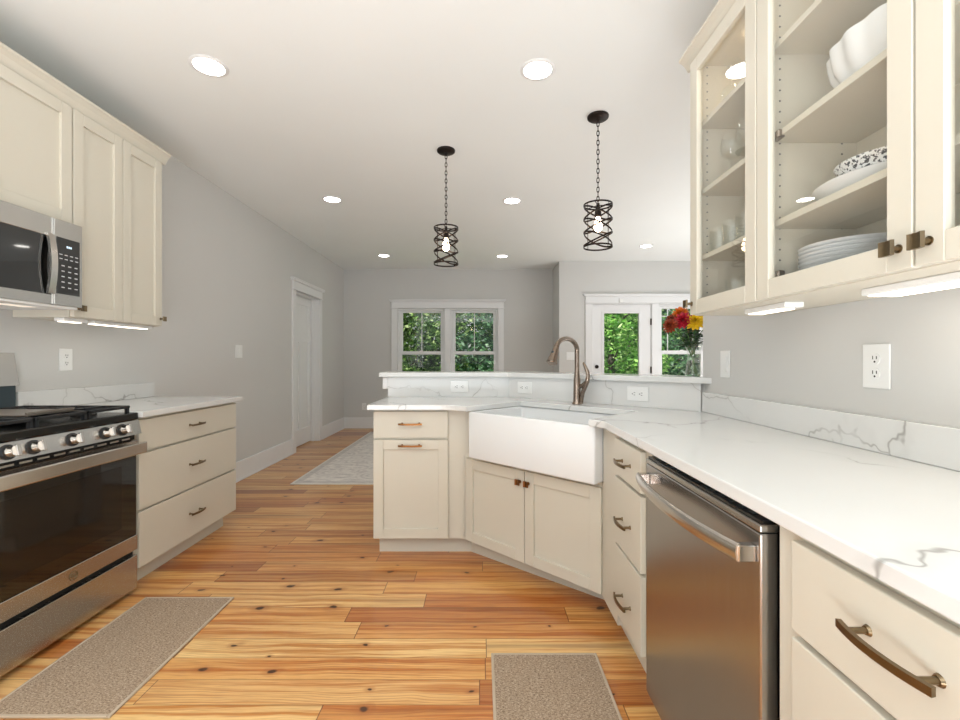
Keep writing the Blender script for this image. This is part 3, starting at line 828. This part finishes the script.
glass_cab('cream glass fronted cabinet of drinking glasses at the far end of the right wall', 1.831, .441, [(.003, .438, .018)], None, True)
glass_cab('cream double glass fronted cabinet of white dishes on the right wall', 1.390, 1.012, [(.003, .503, .475), (.509, 1.009, .537)], None, False)
light_bar('bright light bar under the glass cabinet of drinking glasses', (.925, 1.60, GB), -R(90), .215, .06)
light_bar('long light bar under the glass cabinet of white dishes', (.955, 1.145, GB), -R(90), .60, .09)

# dishes
Zs = [GB+.0183] + [z+.0193 for z in SH]
px, py = 1.002, 1.222
names = ['lowest', 'second from the bottom', 'third from the bottom', 'fourth from the bottom', 'fifth from the bottom', 'fifth from the top', 'fourth from the top', 'third from the top', 'second from the top', 'topmost']
for i in range(10):
    zz = Zs[0]+i*.0108
    t = MB().lathe([(0, 0), (.072, 0), (.080, .004), (.122, .012), (.1245, .0145), (.120, .0155), (.080, .0085), (0, .0075)], 56)
    tag(t.build('plate', M['china'], None, 40, loc=(px, py, zz)), 'white dinner plate in the glass cabinet, %s of its stack' % names[i], 'plate', 'stacked white dinner plates')
EL = Matrix.Scale(1.22, 4, (0, 1, 0))
t = MB().lathe([(0, 0), (.075, 0), (.085, .006), (.120, .032), (.1245, .038), (.121, .040), (.083, .013), (0, .009)], 56, mat=EL)
tag(t.build('platter', M['china'], None, 40, loc=(1.002, 1.150, Zs[1])), 'wide plain white platter on the shelf above the plates', 'platter')
t = MB().lathe([(0, 0), (.055, 0), (.062, .006), (.098, .045), (.108, .066), (.104, .067), (.058, .014), (0, .010)], 56)
tag(t.build('serving_bowl', M['speck'], None, 40, loc=(1.002, 1.118, Zs[1]+.0095)), 'white bowl with a dark speckled pattern resting on the white platter', 'bowl')
fl = lambda a, j: 1+.030*math.cos(14*a)*min(1, j/3)*(1 if j < 7 else .9)
t = MB().lathe([(0, 0), (.060, 0), (.070, .004), (.098, .026), (.113, .06), (.119, .095), (.121, .118), (.115, .119), (.108, .06), (.085, .03), (0, .012)], 112, fl=fl, mat=Matrix.Scale(1.32, 4, (0, 1, 0)))
tag(t.build('fluted_bowl', M['china'], None, 40, loc=(1.002, 1.09, Zs[2])), 'large white fluted bowl on the middle shelf of the glass cabinet', 'bowl')
# glassware
def wine(loc, label, inverted, s=1.0, grp='stemmed glasses in the far glass cabinet'):
    o = thing('wine_glass', label, 'glass', loc, 0, grp)
    st = [(0, 0), (.032, 0), (.033, .002), (.005, .007), (.0035, .02), (.0035, .075), (.008, .084)]
    bw_ = [(.008, .0845), (.030, .098), (.039, .120), (.038, .145), (.031, .175), (.0295, .175), (.0365, .145), (.0375, .120), (.029, .100), (.004, .088)]
    X = Matrix.Scale(s, 4)
    if inverted: X = Matrix.Translation((0, 0, .175*s)) @ Matrix.Rotation(math.pi, 4, 'X') @ X
    m = MB().lathe(st, 24, mat=X); m.build('stem', M['ware'], o, 40)
    m = MB().lathe(bw_, 28, mat=X); m.build('bowl', M['ware'], o, 40)
    return o
wine((.935, 1.70, Zs[3]), 'upside down wine glass at the far end of the top shelf', True)
wine((1.03, 1.62, Zs[3]), 'upside down wine glass in the middle of the top shelf', True)
wine((.935, 1.55, Zs[3]), 'upside down wine glass at the near end of the top shelf', True)
wine((.945, 1.72, Zs[2]), 'round wine glass at the far end of the second shelf', False, 1.0)
wine((1.05, 1.66, Zs[2]), 'round wine glass at the back of the second shelf', False, 1.0)
wine((.945, 1.61, Zs[2]), 'round wine glass in the middle of the second shelf', False, 1.0)
wine((.96, 1.51, Zs[2]), 'round wine glass at the near end of the second shelf', False, 1.0)
TP = [(0, 0), (.030, 0), (.033, .003), (.037, .095), (.0355, .095), (.031, .008), (0, .006)]
def tumbler(loc, label):
    m = MB().lathe(TP, 20, fl=lambda a, j: 1+.025*math.cos(10*a))
    tag(m.build('tumbler', M['ware'], None, 40, loc=loc), label, 'glass', 'tumblers in the far glass cabinet')
k = 0
for (x, y, lab) in ((.925, 1.765, 'far front'), (.925, 1.675, 'second from the far end in front'), (.925, 1.585, 'third from the far end in front'), (.925, 1.495, 'near front'), (1.03, 1.72, 'far back'), (1.03, 1.63, 'middle back'), (1.03, 1.54, 'near back')):
    tumbler((x, y, Zs[1]), 'cut glass tumbler on the third shelf, %s' % lab)
for (x, y, lab) in ((.93, 1.66, 'far front'), (.93, 1.56, 'middle front'), (.93, 1.47, 'near front'), (1.03, 1.60, 'back')):
    tumbler((x, y, Zs[0]), 'cut glass tumbler on the cabinet floor, %s' % lab)

# ------------------------------------------------------------------ outlets and switches (local: front -y)
def plate_base(name, label, cat, loc, rz, w=.08, h=.125):
    o = thing(name, label, cat, loc, rz)
    MB().box(-w/2, w/2, -.006, -.0005, -h/2, h/2, .003, 2).build('cover_plate', M['plastic'], o)
    return o
def outlet(label, loc, rz, horiz=False, w=.08, h=.125):
    o = plate_base('outlet', label, 'outlet', loc, rz, *((h, w) if horiz else (w, h)))
    for s_ in (-1, 1):
        X = Matrix.Translation((s_*.021, 0, 0) if horiz else (0, 0, s_*.021))
        Rt = X @ (Matrix.Rotation(R(90), 4, 'Y') if horiz else Matrix.Identity(4))
        rc = MB().cyl((0, -.006, 0), (0, -.0085, 0), .0165, seg=24).xf(Rt).build('receptacle', M['plastic'], o, 40)
        MB().box(-.0075, -.0050, -.0092, -.008, -.001, .009).box(.0050, .0075, -.0092, -.008, -.0005, .008).cyl((0, -.008, -.008), (0, -.0092, -.008), .003, seg=10).xf(Rt).build('slots', M['slot'], rc)
    return o
def switch(label, loc, rz, gangs=1, h=.125):
    w = .08 if gangs == 1 else .125
    o = plate_base('light_switch', label, 'switch', loc, rz, w, h)
    for g in range(gangs):
        cx = (g-(gangs-1)/2)*.046
        m = MB(); m.profile([(-.006, -.033), (-.0105, -.033), (-.0075, .0), (-.0095, .033), (-.006, .033)], 'x', cx-.0165, cx+.0165)
        m.build('rocker', M['plastic'], o)
    return o
outlet('white outlet on the left wall above the short worktop', (XL, 2.59, 1.178), R(90))
switch('white double light switch on the left wall before the interior door', (XL, 4.44, 1.26), R(90), 2)
outlet('white outlet low on the far wall just above the baseboard', (-2.01, YB, .376), 0, w=.075, h=.118)
switch('white double light switch on the far wall left of the patio door', (1.41, YB2, 1.24), 0, 2)
outlet('white sideways outlet on the straight part of the bar backsplash', (-.153, BZ, .986), 0, True)
xx = .3025; outlet('white sideways outlet on the bar backsplash left of the faucet', (xx, SP-xx, .986), -R(45), True)
xx = .88; outlet('white sideways outlet on the bar backsplash right of the faucet', (xx, SP-xx, .986), -R(45), True)
switch('white light switch on the right wall near the bar top', (XR, 2.118, 1.157), -R(90))
outlet('white outlet on the right wall below the glass cabinets', (XR, 1.308, 1.158), -R(90), w=.09, h=.128)

# ------------------------------------------------------------------ ceiling lights
proto = None
spots = [(-1.445, 2.417, 'recessed ceiling light nearest on the left, above the range side'), (.305, 2.447, 'recessed ceiling light nearest on the right, left of the glass cabinets'),
         (-1.445, 4.42, 'recessed ceiling light in the middle of the left row'), (.305, 4.456, 'recessed ceiling light between the two pendants'),
         (-1.45, 6.80, 'recessed ceiling light at the far end of the left row, before the window'), (.318, 6.834, 'recessed ceiling light at the far end of the middle row by the wall corner'),
         (2.26, 6.23, 'recessed ceiling light above the patio door')]
for (x, y, lab) in spots:
    if proto is None:
        proto = thing('recessed_light', lab, 'ceiling light', (x, y, HC), 0, 'recessed ceiling lights')
        MB().lathe([(.074, -.0005), (.093, -.0005), (.094, -.003), (.090, -.006), (.076, -.007), (.074, -.004)], 40).build('trim_ring', M['trim'], proto, 40)
        MB().lathe([(0, -.0042), (.0735, -.0042), (.0735, -.001), (0, -.001)], 40).build('lens', M['lens'], proto)
    else: dup(proto, (x, y, HC), None, lab)

def ellring(m, r, zc, amp, phi, wd=.0085, th=.0028, n=48):
    pts = []; ups = []
    for k in range(n+1):
        a = 2*math.pi*k/n; pts.append((r*math.cos(a), r*math.sin(a), zc+amp*math.cos(a-phi))); ups.append((0, 0, 1))
    m.strip(pts, ups, wd, th)
def pendant(loc, label, zt, turn):
    o = thing('pendant_light', label, 'pendant', loc, turn, 'pendant lights over the bar')
    MB().lathe([(0, 0), (.066, 0), (.068, -.004), (.066, -.014), (.058, -.020), (.012, -.023), (.009, -.036), (0, -.036)], 32).build('canopy', M['pend'], o, 40)
    L = HC-zt; m = MB(); z = -.036; k = 0; lk = .030
    while z > -(L+.01):
        n = 12; pts = []
        for i in range(n):
            a = 2*math.pi*i/n; w_, h_ = .0075*math.cos(a), .019*math.sin(a)
            pts.append((w_, 0, z-.015+h_) if k % 2 == 0 else (0, w_, z-.015+h_))
        m.tube(pts, .0027, 6, closed=True); z -= lk; k += 1
    m.build('chain', M['pend'], o, 50)
    r = .09; h = .268; z0 = -L
    m = MB()
    ellring(m, r, z0, 0, 0, .010); ellring(m, r, z0-h, 0, 0, .010)
    for i, zc in enumerate((.050, .134, .218)):
        ph = i*.18
        ellring(m, r, z0-zc, .042, ph, .011); ellring(m, r-.003, z0-zc, .042, ph+math.pi, .011)
    for k in range(4):
        a = 2*math.pi*k/4+.8; m.tube([(r*math.cos(a), r*math.sin(a), z0-h), (r*math.cos(a), r*math.sin(a), z0)], .0016, 6)
    for k in range(3):
        a = 2*math.pi*k/3+.3; m.tube([(0, 0, z0-.002), (r*math.cos(a), r*math.sin(a), z0)], .003, 6)
    m.build('cage_shade', M['pend'], o, 40)
    MB().lathe([(0, z0+.012), (.010, z0+.010), (.012, z0-.02), (.020, z0-.03), (.021, z0-.075), (.016, z0-.078), (0, z0-.078)], 20).build('socket', M['pend'], o, 40)
    MB().lathe([(.012, z0-.078), (.013, z0-.09), (.021, z0-.112), (.026, z0-.135), (.022, z0-.158), (.010, z0-.170), (0, z0-.172)], 20).build('bulb', M['bulb'], o, 50)
pendant((-.26, 3.384, HC), 'bronze spiral cage pendant on a chain, further from the glass cabinets', 2.158, .1)
pendant((.749, 2.913, HC), 'bronze spiral cage pendant on a chain, nearer the glass cabinets', 2.168, -.25)

# ------------------------------------------------------------------ mats and rug
def floor_mat(label, x0, x1, y0, y1):
    o = thing('kitchen_mat', label, 'mat', ((x0+x1)/2, (y0+y1)/2, 0), 0, 'woven kitchen mats')
    a, b = (x1-x0)/2, (y1-y0)/2
    MB().box(-a+.010, a-.010, -b+.010, b-.010, .0008, .0085, .001).build('woven_pad', M['mat'], o)
    m = MB(); rect_frame(m, -a, a, -b, b, .0, .0, .012) if False else None
    for (p, q_, r_, s_) in ((-a, -a+.011, -b, b), (a-.011, a, -b, b), (-a+.011, a-.011, -b, -b+.011), (-a+.011, a-.011, b-.011, b)): m.box(p, q_, r_, s_, .0006, .0095, .003, 2)
    m.build('binding', M['binding'], o)
floor_mat('tan woven mat with a pale edge in front of the gas range', -1.652, -1.216, 1.49, 2.243)
floor_mat('tan woven mat with a pale edge in front of the dishwasher', .040, .460, 1.06, 1.814)
tag(MB().box(-1.80, .70, 4.287, 7.40, .0006, .009, .002).build('area_rug', M['rug']), 'pale grey faded patterned rug on the floor beyond the island', 'rug')

# ------------------------------------------------------------------ flowers
VX, VY, VZ = 1.150, 2.462, 1.0882
vs = MB().lathe([(0, 0), (.040, 0), (.043, .004), (.036, .05), (.030, .10), (.032, .13), (.044, .165), (.052, .19), (.0505, .19), (.0425, .165), (.0305, .13), (.0285, .10), (.034, .05), (.039, .010), (0, .008)], 32, fl=lambda a, j: 1+.02*math.cos(9*a))
tag(vs.build('glass_vase', M['ware'], None, 40, loc=(VX, VY, VZ)), 'clear glass vase of flowers on the bar top beside the right wall', 'vase')
def petals(m, c, d, r, n_rows, mat_tilt=1.0, rnd=random):
    d = Vector(d).normalized(); up = Vector((0, 0, 1)) if abs(d.z) < .9 else Vector((1, 0, 0)); u = d.cross(up).normalized(); v = d.cross(u)
    for j in range(n_rows):
        f = j/max(1, n_rows-1); el = R(-12+95*f); n = max(4, int(13*(1-f*.75))); ln = r*(1-.35*f)
        for k in range(n):
            a = 2*math.pi*(k+.5*(j % 2))/n+rnd.uniform(-.08, .08)
            o_ = (u*math.cos(a)+v*math.sin(a)); dir_ = o_*math.cos(el)+d*math.sin(el); sd = d.cross(o_); nr = dir_.cross(sd)
            b = Vector(c)+dir_*ln*.12; wd = ln*.30
            P = [b-sd*wd*.3, b+sd*wd*.3, b+dir_*ln*.55+sd*wd*.75-nr*ln*.06, b+dir_*ln*.90+sd*wd*.35, b+dir_*ln, b+dir_*ln*.90-sd*wd*.35, b+dir_*ln*.55-sd*wd*.75-nr*ln*.06]
            mid = b+dir_*ln*.55+nr*ln*.07
            vv = [m.bm.verts.new(p) for p in P]; mv = m.bm.verts.new(mid)
            for i in range(7): m.bm.faces.new((vv[i], vv[(i+1) % 7], mv))
def flower(label, off, r, mat, name='dahlia', leaves=2):
    o = thing(name, label, 'flower', (VX, VY, VZ+.012), 0, 'cut flowers in the glass vase')
    hx, hy, hz = off
    bx, by = -hx*.18, -hy*.18
    p0 = Vector((bx, by, .0)); p1 = Vector((hx*.22, hy*.22, .18)); p2 = Vector((hx, hy, hz-.012))
    pts = [p0*(1-t)**2+p1*2*t*(1-t)+p2*t*t for t in [i/8 for i in range(9)]]
    st = MB().tube(pts, .0028, 7).build('stem', M['stem'], o, 50)
    m = MB(); dd = (p2-p1).normalized()+Vector((-.35, -.55, .1)); petals(m, (hx, hy, hz-.004), dd, r, 6); m.build('bloom', mat, o, 60)
    for k in range(leaves):
        b = pts[5+k]; a = random.uniform(0, 6.28); d = Vector((math.cos(a), math.sin(a), .15)); s_ = Vector((-d.y, d.x, 0)); L = .055
        m = MB(); P = [b, b+d*L*.45+s_*L*.24, b+d*L, b+d*L*.45-s_*L*.24]; mid = b+d*L*.5+Vector((0, 0, .008))
        vv = [m.bm.verts.new(p) for p in P]; mv = m.bm.verts.new(mid)
        for i in range(4): m.bm.faces.new((vv[i], vv[(i+1) % 4], mv))
        m.build('leaf', M['fleaf'], o, 60)
flower('large crimson bloom in the middle of the vase bouquet', (-.07, -.03, .292), .050, M['red'])
flower('rust brown bloom drooping on the outer side of the bouquet', (-.135, -.02, .265), .042, M['rust'])
flower('orange bloom standing highest in the bouquet', (-.06, .03, .335), .045, M['orange'])
flower('yellow bloom low at the front of the bouquet', (-.02, -.055, .285), .052, M['yellow'])
flower('yellow bloom beside the wall edge of the bouquet', (.04, .0, .300), .046, M['yellow'])
flower('small rust bloom behind the crimson one in the bouquet', (-.11, .03, .300), .034, M['rust'])
flower('small yellow bloom tucked deep in the bouquet', (.00, .03, .240), .026, M['yellow'])
def sprig(label, off, n):
    o = thing('leafy_sprig', label, 'foliage', (VX, VY, VZ+.012), 0, 'green sprigs in the glass vase')
    hx, hy, hz = off; p0 = Vector((-hx*.2, -hy*.2, 0)); p1 = Vector((hx*.15, hy*.15, .21)); p2 = Vector(off)
    pts = [p0*(1-t)**2+p1*2*t*(1-t)+p2*t*t for t in [i/10 for i in range(11)]]
    MB().tube(pts, .002, 6).build('stem', M['stem'], o, 50)
    m = MB()
    for k in range(n):
        t = .5+.5*k/n; i = min(9, int(t*10)); b = pts[i]; a = k*2.4; L = .048
        d = Vector((math.cos(a), math.sin(a), random.uniform(-.3, .4))).normalized(); L = .062; s_ = d.cross(Vector((0, 0, 1))).normalized()
        P = [b, b+d*L*.45+s_*L*.26, b+d*L, b+d*L*.45-s_*L*.26]; mid = b+d*L*.5+Vector((0, 0, .006))
        vv = [m.bm.verts.new(p) for p in P]; mv = m.bm.verts.new(mid)
        for j in range(4): m.bm.faces.new((vv[j], vv[(j+1) % 4], mv))
    m.build('leaves', M['fleaf'], o, 60)
sprig('dark leafy sprig hanging down over the vase rim', (-.085, -.03, .15), 14)
sprig('dark leafy sprig between the crimson and yellow blooms', (-.03, -.02, .255), 16)
sprig('dark leafy sprig beside the wall end', (.05, -.01, .24), 16)
sprig('dark leafy sprig at the back of the vase', (.0, .05, .26), 16)

# ------------------------------------------------------------------ outside: lawn and trees
struct(MB().box(-14, 20, YB+TW+.02, 34, -.55, -.5).build('ground', M['lawn']))
rng = np.random.default_rng(11)
def leaf_mesh(name, centres, radii, n, size, mat, parent, keep=None):
    cs = np.array(centres, float); rs = np.array(radii, float)
    pr = rs.prod(axis=1)**(2/3); pr /= pr.sum()
    idx = rng.choice(len(cs), n, p=pr)
    d = rng.normal(size=(n, 3)); d /= np.linalg.norm(d, axis=1)[:, None]
    rad = rng.uniform(.35, 1.0, n)**(1/2.2)
    P = cs[idx]+d*rs[idx]*rad[:, None]
    a = rng.normal(size=(n, 3)); a[:, 2] *= .6; a /= np.linalg.norm(a, axis=1)[:, None]
    b = rng.normal(size=(n, 3)); b -= (b*a).sum(1)[:, None]*a; b /= np.linalg.norm(b, axis=1)[:, None]
    s_ = size*rng.uniform(.6, 1.3, n)[:, None]
    V = np.stack([P-a*s_, P+b*s_*.45, P+a*s_, P-b*s_*.45], 1).reshape(-1, 3)
    me = bpy.data.meshes.new(name); me.from_pydata(V.tolist(), [], np.arange(4*n).reshape(-1, 4).tolist()); me.materials.append(mat)
    o = bpy.data.objects.new(name, me); C.objects.link(o); o.parent = parent; return o
def tree(label, x, y, h, spread, mat, n, size, low=.2, lean=0.0):
    o = thing('tree', label, 'tree', (x, y, -.5), 0, 'trees outside the windows')
    pts = [(lean*t*h, .05*math.sin(3*t), t*h*.9) for t in [i/8 for i in range(9)]]
    m = MB().tube(pts, [.11*(1-.8*i/8)+.015 for i in range(9)], 9)
    for k in range(6):
        t = .3+.1*k; a = k*2.3; b = Vector((lean*t*h, 0, t*h*.9)); m.tube([b, b+Vector((math.cos(a), math.sin(a), .5))*spread*.6], [.035, .01], 6)
    m.build('trunk', M['bark'], o, 50)
    cs, rs = [], []
    for k in range(11):
        f = k/10; a = k*2.4; rr = spread*(.55 if k else .2)*math.sin(math.pi*min(1, .25+.7*f))
        cs.append((rr*math.cos(a)+lean*h*f, rr*math.sin(a), h*(low+(1-low)*f*.92))); r_ = spread*(.62-.22*f); rs.append((r_, r_, r_*.75))
    leaf_mesh('crown', cs, rs, n, size, mat, o)
tree('dark leafy tree outside the left part of the double window', -2.5, 12.2, 4.6, 1.7, M['leafA'], 9000, .075, .08)
tree('dark leafy tree outside the middle of the double window', -1.05, 13.4, 5.0, 1.7, M['leafA'], 9000, .075, .08)
tree('bluish green tree outside the right part of the double window', .55, 12.4, 4.4, 1.5, M['leafC'], 9000, .075, .08, .03)
tree('tall dark tree standing far behind the double window', -2.4, 17.5, 7.0, 3.2, M['leafA'], 9000, .11, .06)
tree('tall dark tree far off between the two windows', 2.0, 18.0, 7.0, 3.2, M['leafC'], 9000, .11, .06)
tree('bright green bushy tree right outside the patio door', 3.05, 10.6, 3.4, 1.25, M['leafB'], 12000, .062, .05)
tree('bright green tree further back behind the patio door', 4.6, 14.0, 5.0, 2.0, M['leafB'], 9000, .085, .06)
tree('bluish green tree outside the window beside the patio door', 5.4, 11.6, 4.2, 1.4, M['leafC'], 9000, .07, .06)
tree('tall dark tree far behind the patio door', 6.4, 18.0, 7.0, 3.2, M['leafA'], 9000, .11, .06)
